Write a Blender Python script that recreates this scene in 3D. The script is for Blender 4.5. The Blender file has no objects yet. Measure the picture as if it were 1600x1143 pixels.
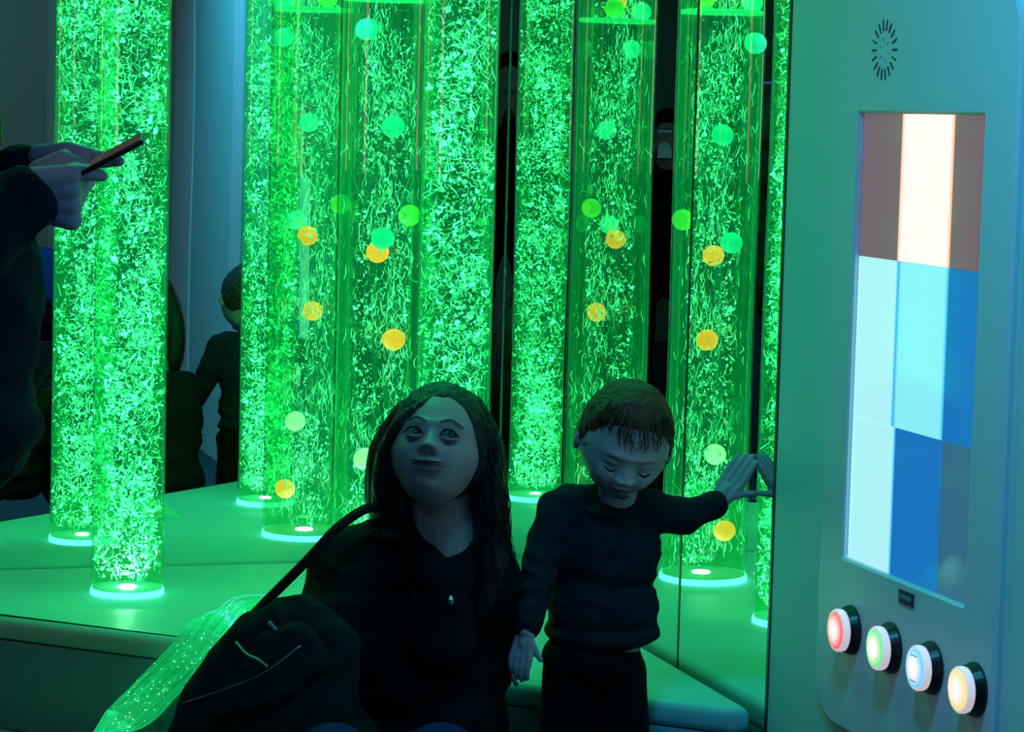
import bpy, bmesh, math, random
import numpy as np
from mathutils import Vector, Matrix, Euler, noise
C = bpy.context.scene
COL = C.collection
R = math.radians
random.seed(7)
rng = np.random.default_rng(11)

# ------------------------------------------------------------------ camera, world, lights, exposure
YAW = R(16.934)                      # the room's axes turned against the view
CAM = Vector((-1.7725, -5.8998, 1.25))
FPX, PITCH, ROLL = 4203.4, 0.09289, 0.02647
cd = bpy.data.cameras.new('camera'); cam = bpy.data.objects.new('camera', cd); COL.objects.link(cam)
cd.sensor_width = 36; cd.lens = FPX/1600*36; cd.clip_start = .05
cam.matrix_world = (Matrix.Translation(CAM) @ Matrix.Rotation(-YAW, 4, 'Z') @ Matrix.Rotation(R(90)-PITCH, 4, 'X') @ Matrix.Rotation(ROLL, 4, 'Z'))
C.camera = cam
vs = C.view_settings; vs.view_transform = 'Standard'; vs.look = 'None'; vs.gamma = 1; vs.use_curve_mapping = False
vs.exposure = 0.0
W = bpy.data.worlds.new('world'); C.world = W; W.use_nodes = True
W.node_tree.nodes['Background'].inputs[0].default_value = (.1, .35, .6, 1)
W.node_tree.nodes['Background'].inputs[1].default_value = .01
cy = C.cycles
cy.use_denoising = True; cy.max_bounces = 14; cy.diffuse_bounces = 3; cy.glossy_bounces = 8
cy.transparent_max_bounces = 40; cy.transmission_bounces = 4; cy.sample_clamp_indirect = 4; cy.caustics_reflective = True

def lamp(name, kind, loc, energy, color, size=.3, aim=None, **k):
    d = bpy.data.lights.new(name, kind); d.energy = energy; d.color = color
    if kind == 'AREA': d.size = size
    else: d.shadow_soft_size = size
    for a, b in k.items(): setattr(d, a, b)
    o = bpy.data.objects.new(name, d); COL.objects.link(o); o.location = loc
    if aim is not None: o.rotation_euler = (Vector(aim)-Vector(loc)).to_track_quat('-Z', 'Y').to_euler()
    return o
lamp('ceiling_lamp_blue', 'AREA', (-.75, -3.0, 2.5), 10.5, (.06, .62, 1), .4, (0, -3.0, 1.0), spread=R(110))
lamp('fill_light_front', 'AREA', (-2.3, -4.6, 2.6), 3.4, (.10, .34, 1), .6, (-.7, -1.6, .5), spread=R(90))  # added blue fill for the platform front and faces, no fixture there
lamp('fill_light_far', 'AREA', (-1.4, -6.6, 2.6), 5, (.45, .9, 1), .6, (-.4, -8.2, 1.0), spread=R(120))  # added fill that lifts the dim far walls, not a known lamp
lamp('fill_light_platform', 'AREA', (-.75, -.75, 2.6), 14, (.02, 1, .34), .7, (-.75, -.8, .2), spread=R(150))  # added green fill over the platform, boosts the glow of the tubes

# ------------------------------------------------------------------ helpers
cY, sY = math.cos(YAW), math.sin(YAW)
def at(u, v, zf):
    """room point seen at (u, v) of the 1600 x 1143 frame, zf metres ahead of the camera"""
    du, dv = u-800, v-571.5
    a = du*math.cos(ROLL)+dv*math.sin(ROLL); b = -du*math.sin(ROLL)+dv*math.cos(ROLL)
    xc, yc = a/FPX, -b/FPX
    z = math.cos(PITCH)+yc*math.sin(PITCH); y = yc*math.cos(PITCH)-math.sin(PITCH)
    k = zf/z; X, Zf, H = xc*k, zf, y*k
    return Vector((CAM.x + X*cY + Zf*sY, CAM.y - X*sY + Zf*cY, CAM.z + H))
def at_plane(u, v, axis, val):
    d = at(u, v, 1.0)-CAM
    return CAM + d*((val-CAM[axis])/d[axis])

def mat(name, color=(.5, .5, .5), rough=.5, metal=0, emit=None, es=1, spec=.5, bump=None, var=None, trans=0):
    m = bpy.data.materials.new(name); m.use_nodes = True; nt = m.node_tree; b = nt.nodes['Principled BSDF']
    b.inputs['Base Color'].default_value = (*color, 1); b.inputs['Roughness'].default_value = rough
    b.inputs['Metallic'].default_value = metal; b.inputs['Specular IOR Level'].default_value = spec
    if emit is not None:
        b.inputs['Emission Color'].default_value = (*emit, 1); b.inputs['Emission Strength'].default_value = es
    tc = nt.nodes.new('ShaderNodeTexCoord')
    if bump:
        n = nt.nodes.new('ShaderNodeTexNoise'); n.inputs['Scale'].default_value = bump[0]; n.inputs['Detail'].default_value = 4
        bp = nt.nodes.new('ShaderNodeBump'); bp.inputs['Strength'].default_value = bump[1]; bp.inputs['Distance'].default_value = .01
        nt.links.new(tc.outputs['Object'], n.inputs['Vector']); nt.links.new(n.outputs[0], bp.inputs['Height']); nt.links.new(bp.outputs[0], b.inputs['Normal'])
    if var:
        n = nt.nodes.new('ShaderNodeTexNoise'); n.inputs['Scale'].default_value = var[0]; n.inputs['Detail'].default_value = 5
        r = nt.nodes.new('ShaderNodeMixRGB'); r.inputs[1].default_value = (*color, 1); r.inputs[2].default_value = (*var[1], 1)
        nt.links.new(tc.outputs['Object'], n.inputs['Vector']); nt.links.new(n.outputs[0], r.inputs[0]); nt.links.new(r.outputs[0], b.inputs['Base Color'])
    return m

def link(name, me, m=None, parent=None, smooth=False):
    o = bpy.data.objects.new(name, me); COL.objects.link(o)
    if m is not None: me.materials.append(m)
    if parent is not None: o.parent = parent; o.matrix_parent_inverse = Matrix.Translation(parent.location).inverted()
    if smooth: me.polygons.foreach_set('use_smooth', [True]*len(me.polygons))
    return o
def obj(name, bm, m, parent=None, smooth=False):
    me = bpy.data.meshes.new(name); bmesh.ops.recalc_face_normals(bm, faces=bm.faces[:]); bm.to_mesh(me); bm.free()
    return link(name, me, m, parent, smooth)
def thing(name, label, cat, loc=(0, 0, 0), group=None):
    o = bpy.data.objects.new(name, None); COL.objects.link(o); o.location = loc
    o.empty_display_size = .1; return tag(o, label, cat, group)
def tag(o, label, cat, group=None):
    o['label'] = label; o['category'] = cat
    if group: o['group'] = group
    return o
def struct(o): o['kind'] = 'structure'; return o
def stuff(o): o['kind'] = 'stuff'; return o

def add_box(bm, c, s, bevel=0, seg=2, rot=None):
    r = bmesh.ops.create_cube(bm, size=1); vs_ = r['verts']
    for v in vs_: v.co = Vector((v.co.x*s[0], v.co.y*s[1], v.co.z*s[2]))
    if bevel:
        es = list({e for v in vs_ for e in v.link_edges})
        rr = bmesh.ops.bevel(bm, geom=es, offset=bevel, segments=seg, affect='EDGES', profile=.5)
        vs_ = list({v for f in rr['faces'] for v in f.verts} | {v for v in vs_ if v.is_valid})
    for v in vs_:
        co = v.co
        if rot is not None: co = rot @ co
        v.co = co + Vector(c)
    return vs_
def box(c, s, bevel=0, seg=2, rot=None):
    bm = bmesh.new(); add_box(bm, c, s, bevel, seg, rot); return bm
def add_tube(bm, p0, p1, r0, r1=None, n=24, caps=True):
    r1 = r0 if r1 is None else r1
    p0, p1 = Vector(p0), Vector(p1); d = (p1-p0).normalized(); q = d.to_track_quat('Z', 'Y')
    a = [bm.verts.new(p0+q @ Vector((r0*math.cos(t), r0*math.sin(t), 0))) for t in np.linspace(0, 2*math.pi, n, endpoint=False)]
    b = [bm.verts.new(p1+q @ Vector((r1*math.cos(t), r1*math.sin(t), 0))) for t in np.linspace(0, 2*math.pi, n, endpoint=False)]
    for i in range(n): bm.faces.new((a[i], a[(i+1) % n], b[(i+1) % n], b[i]))
    if caps: bm.faces.new(a[::-1]); bm.faces.new(b)
def add_lathe(bm, c, prof, n=48, q=None):
    rings = []
    for r, z in prof:
        ring = []
        for t in np.linspace(0, 2*math.pi, n, endpoint=False):
            v = Vector((r*math.cos(t), r*math.sin(t), z))
            if q is not None: v = q @ v
            ring.append(bm.verts.new(Vector(c)+v))
        rings.append(ring)
    for a, b in zip(rings, rings[1:]):
        for i in range(n): bm.faces.new((a[i], a[(i+1) % n], b[(i+1) % n], b[i]))
    bm.faces.new(rings[0][::-1]); bm.faces.new(rings[-1])
def add_prism(bm, pts, z0, z1, bevel=0, seg=3):
    lo = [bm.verts.new((x, y, z0)) for x, y in pts]; hi = [bm.verts.new((x, y, z1)) for x, y in pts]
    n = len(pts); fs = [bm.faces.new(lo[::-1]), bm.faces.new(hi)]
    for i in range(n): fs.append(bm.faces.new((lo[i], lo[(i+1) % n], hi[(i+1) % n], hi[i])))
    if bevel: bmesh.ops.bevel(bm, geom=list({e for f in fs for e in f.edges}), offset=bevel, segments=seg, affect='EDGES', profile=.5)
def add_curve(bm, pts, rad, n=6):
    """tube along points; rad a number or a list"""
    pts = [Vector(p) for p in pts]; k = len(pts); rad = rad if isinstance(rad, (list, tuple)) else [rad]*k; prev = None
    for i, p in enumerate(pts):
        d = (pts[min(i+1, k-1)]-pts[max(i-1, 0)]).normalized(); q = d.to_track_quat('Z', 'Y')
        ring = [bm.verts.new(p+q @ Vector((rad[i]*math.cos(t), rad[i]*math.sin(t), 0))) for t in np.linspace(0, 2*math.pi, n, endpoint=False)]
        if prev:
            for j in range(n): bm.faces.new((prev[j], prev[(j+1) % n], ring[(j+1) % n], ring[j]))
        else: bm.faces.new(ring[::-1])
        prev = ring
    bm.faces.new(prev)
def smooth_path(pts, k=6):
    pts = [Vector(p) for p in pts]; out = []
    for i in range(len(pts)-1):
        p0, p1, p2, p3 = pts[max(i-1, 0)], pts[i], pts[i+1], pts[min(i+2, len(pts)-1)]
        for j in range(k):
            t = j/k; out.append(.5*((2*p1)+(p2-p0)*t+(2*p0-5*p1+4*p2-p3)*t*t+(3*p1-p0-3*p2+p3)*t**3))
    return out+[pts[-1]]

# ------------------------------------------------------------------ materials
M_wall = mat('painted_wall', (.50, .78, .76), .6, bump=(60, .05))
M_ceil = mat('ceiling_paint', (.3, .3, .32), .8)
M_floor = mat('dark_floor', (.03, .04, .07), .55, var=(8, (.05, .06, .09)))
M_trim = mat('dark_edge_strip', (.01, .015, .015), .4)
M_dark = mat('black_plastic', (.01, .01, .012), .35)
def vinyl(name, col):
    m = mat(name, col, .52, bump=(7, .06)); return m
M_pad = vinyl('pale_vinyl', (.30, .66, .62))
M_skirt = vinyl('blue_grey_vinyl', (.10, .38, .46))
M_housing = mat('pale_plastic_housing', (.62, .74, .82), .38, bump=(90, .03))

def mirror_mat():
    m = bpy.data.materials.new('acrylic_mirror'); m.use_nodes = True; nt = m.node_tree; nt.nodes.clear()
    o = nt.nodes.new('ShaderNodeOutputMaterial'); g = nt.nodes.new('ShaderNodeBsdfGlossy')
    g.inputs['Color'].default_value = (.80, .88, .84, 1); g.inputs['Roughness'].default_value = 0
    tc = nt.nodes.new('ShaderNodeTexCoord'); n = nt.nodes.new('ShaderNodeTexNoise'); n.inputs['Scale'].default_value = 2.2; n.inputs['Detail'].default_value = 0
    b = nt.nodes.new('ShaderNodeBump'); b.inputs['Strength'].default_value = .12; b.inputs['Distance'].default_value = .004
    nt.links.new(tc.outputs['Object'], n.inputs['Vector']); nt.links.new(n.outputs[0], b.inputs['Height']); nt.links.new(b.outputs[0], g.inputs['Normal'])
    nt.links.new(g.outputs[0], o.inputs[0]); return m
M_mirror = mirror_mat()

def shell_mat():
    """clear acrylic: see-through with a fresnel gloss"""
    m = bpy.data.materials.new('clear_acrylic'); m.use_nodes = True; nt = m.node_tree; nt.nodes.clear()
    o = nt.nodes.new('ShaderNodeOutputMaterial'); t = nt.nodes.new('ShaderNodeBsdfTransparent'); t.inputs[0].default_value = (.93, 1, .95, 1)
    g = nt.nodes.new('ShaderNodeBsdfGlossy'); g.inputs['Roughness'].default_value = .02
    f = nt.nodes.new('ShaderNodeFresnel'); f.inputs[0].default_value = 1.75
    mx = nt.nodes.new('ShaderNodeMixShader')
    mn = nt.nodes.new('ShaderNodeMath'); mn.operation = 'MINIMUM'; mn.inputs[1].default_value = .38; nt.links.new(f.outputs[0], mn.inputs[0]); nt.links.new(mn.outputs[0], mx.inputs[0]); nt.links.new(t.outputs[0], mx.inputs[1]); nt.links.new(g.outputs[0], mx.inputs[2]); nt.links.new(mx.outputs[0], o.inputs[0]); return m
M_shell = shell_mat()
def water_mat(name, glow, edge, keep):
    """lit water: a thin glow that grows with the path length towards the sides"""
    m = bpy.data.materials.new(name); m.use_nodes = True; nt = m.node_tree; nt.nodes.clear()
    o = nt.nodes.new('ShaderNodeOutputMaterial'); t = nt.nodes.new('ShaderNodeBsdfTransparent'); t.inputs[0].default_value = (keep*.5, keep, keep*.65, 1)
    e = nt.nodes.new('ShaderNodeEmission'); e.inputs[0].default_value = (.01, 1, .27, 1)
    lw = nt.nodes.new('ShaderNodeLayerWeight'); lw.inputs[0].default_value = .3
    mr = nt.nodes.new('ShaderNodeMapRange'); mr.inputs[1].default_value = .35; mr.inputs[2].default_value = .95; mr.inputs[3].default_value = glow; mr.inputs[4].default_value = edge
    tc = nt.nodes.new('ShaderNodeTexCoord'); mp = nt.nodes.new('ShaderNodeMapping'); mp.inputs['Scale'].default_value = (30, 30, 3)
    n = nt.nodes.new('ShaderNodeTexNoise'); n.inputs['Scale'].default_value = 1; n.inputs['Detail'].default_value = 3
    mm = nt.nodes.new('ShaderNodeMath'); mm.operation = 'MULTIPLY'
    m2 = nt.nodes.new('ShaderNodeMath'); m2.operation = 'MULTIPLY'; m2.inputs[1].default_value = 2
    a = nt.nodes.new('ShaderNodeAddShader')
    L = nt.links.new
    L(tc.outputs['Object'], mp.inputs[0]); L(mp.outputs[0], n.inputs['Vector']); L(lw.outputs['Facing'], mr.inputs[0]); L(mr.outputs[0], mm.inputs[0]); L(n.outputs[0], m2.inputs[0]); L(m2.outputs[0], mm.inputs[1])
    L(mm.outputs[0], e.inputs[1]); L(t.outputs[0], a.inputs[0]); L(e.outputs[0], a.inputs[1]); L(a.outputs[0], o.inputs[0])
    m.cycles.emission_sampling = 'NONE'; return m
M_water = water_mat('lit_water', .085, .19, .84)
def bubble_mat(name, lo, hi):
    m = bpy.data.materials.new(name); m.use_nodes = True; nt = m.node_tree; nt.nodes.clear(); L = nt.links.new
    o = nt.nodes.new('ShaderNodeOutputMaterial'); d = nt.nodes.new('ShaderNodeBsdfDiffuse'); d.inputs[0].default_value = (.7, .9, .85, 1)
    e = nt.nodes.new('ShaderNodeEmission'); e.inputs[0].default_value = (.09, 1, .40, 1)
    g = nt.nodes.new('ShaderNodeNewGeometry'); p = nt.nodes.new('ShaderNodeMath'); p.operation = 'POWER'; p.inputs[1].default_value = 3.2
    mr = nt.nodes.new('ShaderNodeMapRange'); mr.inputs[3].default_value = lo; mr.inputs[4].default_value = hi
    a = nt.nodes.new('ShaderNodeAddShader')
    L(g.outputs['Random Per Island'], p.inputs[0]); L(p.outputs[0], mr.inputs[0]); L(mr.outputs[0], e.inputs[1])
    L(d.outputs[0], a.inputs[0]); L(e.outputs[0], a.inputs[1]); L(a.outputs[0], o.inputs[0]); return m
M_bub = bubble_mat('lit_bubbles', .15, 7.0)
M_bub2 = bubble_mat('lit_bubble_streaks', .14, 5.0)
M_ring = mat('frosted_light_ring', (.8, .9, .9), .4, emit=(.12, 1, .72), es=1.5)
M_led = mat('led_plate', (.8, .9, .9), .4, emit=(.6, 1, .85), es=320)
M_surf = mat('water_surface_glow', (.5, .9, .7), .2, emit=(.02, 1, .3), es=.8)

# ------------------------------------------------------------------ room
X0, Y0, Hc = -4.4, -8.4, 2.7
struct(obj('floor', box(((X0)/2, Y0/2, -.05), (-X0+.6, -Y0+.6, .1)), M_floor))
struct(obj('ceiling', box(((X0)/2, Y0/2, Hc+.05), (-X0+.6, -Y0+.6, .1)), M_ceil))
struct(obj('wall_back', box((X0/2, .085, Hc/2), (-X0+.3, .15, Hc)), M_wall))
struct(obj('wall_left', box((X0-.075, Y0/2, Hc/2), (.15, -Y0, Hc)), M_wall))
M_far = mat('grey_far_wall', (.35, .42, .42), .7)
struct(obj('wall_front', box((X0/2, Y0-.075, Hc/2), (-X0+.3, .15, Hc)), M_far))
bm = bmesh.new(); add_box(bm, (.085, Y0/2, Hc/2), (.15, -Y0, Hc)); struct(obj('wall_right', bm, M_wall))
ye = -1.664
struct(obj('trim_1', box((.002, (ye+Y0)/2, Hc/2), (.016, (ye-Y0), Hc), .001), M_wall))       # facing boards proud of the mirror
struct(obj('trim_2', box((.0, ye+.004, Hc/2), (.016, .009, Hc)), M_trim))
struct(obj('trim_3', box((-.008, -4.25, Hc/2), (.006, .40, Hc), .001), mat('white_door_jamb', (.85, .85, .9), .5)))
struct(obj('trim_4', box((-.008, -3.20, Hc/2), (.006, .16, Hc), .001), bpy.data.materials['white_door_jamb']))

wn = struct(obj('window_1', box((X0+.004, -2.25, 1.62), (.010, .62, 1.2), .001), mat('window_daylight_blind', (.6, .5, .45), .6, emit=(1, .62, .50), es=2.4)))
for yy in (-2.25-.33, -2.25+.33): obj('window_frame', box((X0+.012, yy, 1.62), (.03, .05, 1.3), .004), M_wall, wn)
for zz in (1.0, 2.24): obj('window_frame', box((X0+.012, -2.25, zz), (.03, .71, .05), .004), M_wall, wn)
def mirror(label, c, s, rot=0):
    o = obj('mirror_panel', box((0, 0, 0), s, .0008), M_mirror); o.location = c; o.rotation_euler.z = rot; return tag(o, label, 'mirror')
Mh = 2.3
mirror('wide mirror sheet on the back wall behind the bubble tubes', (-1.2, .0025, Mh/2+.12), (2.396, .005, Mh))
mirror('mirror sheet on the right wall, between the corner and the thin upright seam', (.0025, -.60, Mh/2+.12), (.005, 1.19, Mh))
mirror('narrow mirror sheet beside the light panel, touched by the toddler', (.0025, -1.435, Mh/2+.12), (.005, .452, Mh), R(.22))
struct(obj('trim_5', box((.001, -1.2025, Mh/2+.12), (.004, .006, Mh)), M_trim))

# ------------------------------------------------------------------ padded corner platform
PT = .233
def front_line(off):      # points where the diagonal front meets the two walls
    d = Vector((1.148, -1.05)).normalized(); n = Vector((-d.y, d.x)); a = Vector((-1.197, -.562))-n*off*-1
    l = a-d*((a.y+.012)/d.y); r = a+d*((-.014-a.x)/d.x); return l, r, d, n
l, r, d, n = front_line(0)
P = thing('padded_platform', 'low green-lit padded platform filling the mirrored corner', 'platform', (-.6, -.5, 0))
hub = [(-.3778, -.3575), (-.9108, -.3465), (-.3646, -.8833)]
bm = bmesh.new(); cut = .05
pts = [(l.x+cut, l.y), (-.014, -.012), (r.x, r.y+.02), (r.x-.03, r.y+.03), (l.x, l.y-.02)]
pts = [(l.x+.02, -.012), (-.014, -.012), (-.014, r.y+.03), (-.05, r.y+.035), (l.x+.005, l.y-.005)]
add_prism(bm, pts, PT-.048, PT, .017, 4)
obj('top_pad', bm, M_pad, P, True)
l2, r2, _, _ = front_line(0)
ins = Vector((-n.x, -n.y))*-.012
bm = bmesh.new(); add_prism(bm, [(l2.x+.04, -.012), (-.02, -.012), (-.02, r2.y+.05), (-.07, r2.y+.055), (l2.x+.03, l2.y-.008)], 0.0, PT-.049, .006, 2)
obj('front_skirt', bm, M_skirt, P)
bm = bmesh.new(); c0 = Vector((-1.75, -.95)); add_prism(bm, [(-2.6, -.1), (-2.0, -.06), (-1.22, -.75), (-1.05, -.98), (-1.6, -1.6), (-2.6, -1.2)], .001, .055, .012, 3)
tag(obj('floor_mat', bm, mat('navy_vinyl', (.03, .08, .2), .45, bump=(10, .1))), 'dark blue floor mat along the foot of the platform', 'mat')

# ------------------------------------------------------------------ bubble tubes
OCT = np.array([[1, 0, 0], [-1, 0, 0], [0, 1, 0], [0, -1, 0], [0, 0, 1], [0, 0, -1]], float)
OF = np.array([[0, 2, 4], [2, 1, 4], [1, 3, 4], [3, 0, 4], [2, 0, 5], [1, 2, 5], [3, 1, 5], [0, 3, 5]])
def from_np(name, V, F):
    me = bpy.data.meshes.new(name); me.vertices.add(len(V)); me.vertices.foreach_set('co', V.ravel())
    k = F.shape[1]; me.loops.add(F.size); me.loops.foreach_set('vertex_index', F.ravel().astype(np.int32))
    me.polygons.add(len(F)); me.polygons.foreach_set('loop_start', np.arange(0, F.size, k, dtype=np.int32))
    me.update(calc_edges=True); me.validate(); return me
def rand_rot(n):
    q = rng.normal(size=(n, 4)); q /= np.linalg.norm(q, axis=1)[:, None]; w, x, y, z = q.T
    return np.stack([np.stack([1-2*(y*y+z*z), 2*(x*y-z*w), 2*(x*z+y*w)], 1), np.stack([2*(x*y+z*w), 1-2*(x*x+z*z), 2*(y*z-x*w)], 1), np.stack([2*(x*z-y*w), 2*(y*z+x*w), 1-2*(x*x+y*y)], 1)], 1)
def spots(n, rad, h, clump, seed):
    out = []
    while len(out) < n:
        a = rng.uniform(0, 2*math.pi); rr = rad*math.sqrt(rng.uniform(0, 1)); z = rng.uniform(.02, h)
        x, y = rr*math.cos(a), rr*math.sin(a)
        v = noise.noise(Vector((x*14+seed, y*14, z*8)))+.7*noise.noise(Vector((x*40, y*40+seed, z*24)))
        if v > rng.uniform(-clump, clump)+.02: out.append((x, y, z))
    return np.array(out)
def flakes(n, rad, h, smin, smax, clump, seed):
    c = spots(n, rad, h, clump, seed)
    s = np.exp(rng.uniform(math.log(smin), math.log(smax), n))
    sc = np.stack([s*rng.uniform(.6, 1.5, n), s*rng.uniform(.5, 1.0, n), s*rng.uniform(.12, .35, n)], 1)
    V = OCT[None]*(1+rng.uniform(-.45, .35, (n, 6, 1)))+rng.normal(0, .22, (n, 6, 3)); V = V*sc[:, None, :]
    V = np.einsum('nij,nkj->nki', rand_rot(n), V)+c[:, None, :]
    r2 = np.linalg.norm(V[..., :2], axis=2); k = np.minimum(1, rad*1.04/np.maximum(r2, 1e-6)); V[..., :2] *= k[..., None]
    F = OF[None]+(np.arange(n)*6)[:, None, None]
    return V.reshape(-1, 3), F.reshape(-1, 3)
def streaks(n, rad, h, lmin, lmax, w, clump, seed, upright=.75):
    c = spots(n, rad*.97, h, clump, seed); K = 5; Vs = []; Fs = []
    for i in range(n):
        Ln = rng.uniform(lmin, lmax); d = Vector(rng.normal(size=3)); d.normalize(); d = (d*(1-upright)+Vector((0, 0, upright))).normalized()
        side = Vector(rng.normal(size=3)).cross(d).normalized(); bend = rng.normal(0, .35)*Ln; wig = rng.normal(0, .16)*Ln; ph = rng.uniform(0, 6)
        q = d.to_track_quat('Z', 'Y')
        for j in range(K):
            t = j/(K-1)-.5; p = Vector(c[i])+d*(t*Ln)+side*(bend*(t*t)+wig*math.sin(5*t+ph)); ww = w*rng.uniform(.7, 1.3)*(1-1.5*t*t*1.9 if abs(t) > .3 else 1)*(.5+.5*math.cos(2.2*t))
            for m_ in range(3):
                a = 2.1*m_; Vs.append(p+q @ Vector((ww*math.cos(a), ww*math.sin(a), 0)))
        b0 = i*K*3
        for j in range(K-1):
            for m_ in range(3):
                a, b = b0+j*3+m_, b0+j*3+(m_+1) % 3; Fs.append((a, b, b+3)); Fs.append((a, b+3, a+3))
    V = np.array([tuple(v) for v in Vs]); rr = np.linalg.norm(V[:, :2], axis=1); k = np.minimum(1, rad*1.03/np.maximum(rr, 1e-6)); V[:, :2] *= k[:, None]
    return V, np.array(Fs)
def bubble_tube(c, rad, label, dense, top=2.25):
    t = thing('bubble_tube', label, 'bubble tube', (c[0], c[1], PT), 'floor-standing bubble tubes'); h = top-PT; z = PT
    bm = bmesh.new(); add_tube(bm, (c[0], c[1], z+.001), (c[0], c[1], top), rad, n=64, caps=False); obj('tube_shell', bm, M_shell, t, True)
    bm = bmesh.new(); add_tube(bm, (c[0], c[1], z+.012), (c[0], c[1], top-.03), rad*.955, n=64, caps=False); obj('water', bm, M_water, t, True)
    prof = [(rad*1.005, 0), (rad*1.02, .001), (rad*1.02, .011), (rad*1.002, .013), (rad*.9, .013)]
    bm = bmesh.new(); add_lathe(bm, (c[0], c[1], z), prof); obj('light_ring', bm, M_ring, t)
    bm = bmesh.new(); add_lathe(bm, (c[0], c[1], z+.0131), [(rad*.965, 0), (rad*.965, .0008), (rad*.95, .0012)]); obj('base_plate', bm, M_pad, t)
    bm = bmesh.new(); add_lathe(bm, (c[0], c[1], z+.0145), [(rad*.20, 0), (rad*.20, .002), (rad*.16, .003)]); obj('led_plate', bm, M_led, t)
    bm = bmesh.new(); add_lathe(bm, (c[0], c[1], top), [(rad*.98, -.02), (rad*1.06, -.02), (rad*1.06, .03), (rad*.9, .04)]); obj('top_cap', bm, M_dark, t, False)
    if dense:
        a = flakes(dense[0], rad*.93, h-.1, .0012, .0078, .13, c[0]*31)
        pl_ = flakes(620, rad*.62, .50, .0025, .0075, .2, c[0]*13); a = (np.concatenate([a[0], pl_[0]]), np.concatenate([a[1], pl_[1]+len(a[0])])); b = streaks(dense[1], rad*.93, h-.1, .008, .034, .0006, .20, c[1]*17, .45)
        mt = M_bub
    else:
        a = flakes(3000, rad*.60, h-.1, .0012, .0066, .035, c[0]*31)
        b1 = streaks(2000, rad*.66, h-.1, .008, .036, .0006, .06, c[1]*17, .74); b2 = streaks(1500, rad*.93, h-.1, .008, .040, .00055, .2, c[1]*7, .86)
        rr = np.linalg.norm(b2[0].reshape(-1, 15, 3).mean(1)[:, :2], axis=1); keep = rr > rad*.72; V2 = b2[0].reshape(-1, 15, 3)[keep].reshape(-1, 3); n2 = int(keep.sum())
        F2 = b2[1].reshape(-1, 24, 3)[:1][0][None]-b2[1].min()+(np.arange(n2)*15)[:, None, None]; F2 = F2.reshape(-1, 3)
        b = (np.concatenate([b1[0], V2]), np.concatenate([b1[1], F2+len(b1[0])]))
        mt = M_bub2
    V = np.concatenate([a[0], b[0]]); F = np.concatenate([a[1], b[1]+len(a[0])]); V = V+np.array([c[0], c[1], z+.016])
    o = stuff(link('bubbles', from_np('bubbles', V, F), mt, t)); return t
bubble_tube(hub[1], .0753, 'slim green bubble tube packed with flaky bubbles, alone at the left near the phone user', (5600, 3200))
bubble_tube(hub[2], .0740, 'dense green bubble tube rising just behind the woman', (5600, 3200))
tb = bubble_tube(hub[0], .100, 'wider green bubble tube of fine streaks with orange and teal balls inside', None)
bm = bmesh.new(); zs = at(612, -1, 5.70).z; add_lathe(bm, (hub[0][0], hub[0][1], zs), [(.088, -.004), (.094, -.004), (.094, .004), (.088, .004)]); obj('water_line', bm, M_surf, tb, True)

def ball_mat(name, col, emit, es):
    return mat(name, col, .35, emit=emit, es=es)  # balls glow by themselves, in place of the tube light falling on them
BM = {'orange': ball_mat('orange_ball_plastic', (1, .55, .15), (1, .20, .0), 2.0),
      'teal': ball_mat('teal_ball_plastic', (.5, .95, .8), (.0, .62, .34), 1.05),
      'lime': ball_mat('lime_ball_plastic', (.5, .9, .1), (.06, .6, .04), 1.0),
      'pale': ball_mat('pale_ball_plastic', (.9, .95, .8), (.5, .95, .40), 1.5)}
balls = [('teal', -.04, -.075, 48, 'topmost teal ball in the wide tube, below the water line'),
         ('teal', .018, -.045, 197, 'second teal ball down in the wide tube, level with the phone'),
         ('teal', .002, -.070, 370, 'teal ball just above an orange one in the wide tube'),
         ('orange', -.012, .01, 394, 'topmost of the orange balls below the water line in the wide tube'),
         ('orange', .028, -.03, 528, 'middle orange ball in the wide tube, above the woman\'s hair'),
         ('pale', -.03, .0, 717, 'pale yellow ball with a white underside, low in the wide tube'),
         ('orange', -.035, -.035, 838, 'lowest orange ball, near the foot of the wide tube'),
         ('lime', .052, .055, 337, 'lime green ball at the side of the wide tube'),
         ('orange', .0, -.03, -38, 'orange ball floating above the water line of the wide tube'),
         ('lime', .01, .045, -22, 'lime ball floating above the water line beside the orange one'),
         ('teal', -.06, -.035, -20, 'teal ball floating above the water line at the tube wall')]
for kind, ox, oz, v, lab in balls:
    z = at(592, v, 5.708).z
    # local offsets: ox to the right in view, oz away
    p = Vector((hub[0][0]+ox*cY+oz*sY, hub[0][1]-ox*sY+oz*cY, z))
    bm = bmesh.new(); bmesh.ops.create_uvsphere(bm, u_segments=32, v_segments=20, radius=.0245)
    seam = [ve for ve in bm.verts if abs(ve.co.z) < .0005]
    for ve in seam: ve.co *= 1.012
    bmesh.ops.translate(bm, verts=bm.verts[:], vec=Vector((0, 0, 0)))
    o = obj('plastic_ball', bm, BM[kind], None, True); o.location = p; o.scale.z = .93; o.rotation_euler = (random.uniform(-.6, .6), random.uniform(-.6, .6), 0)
    tag(o, lab, 'ball', 'balls inside the wide bubble tube')

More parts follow.
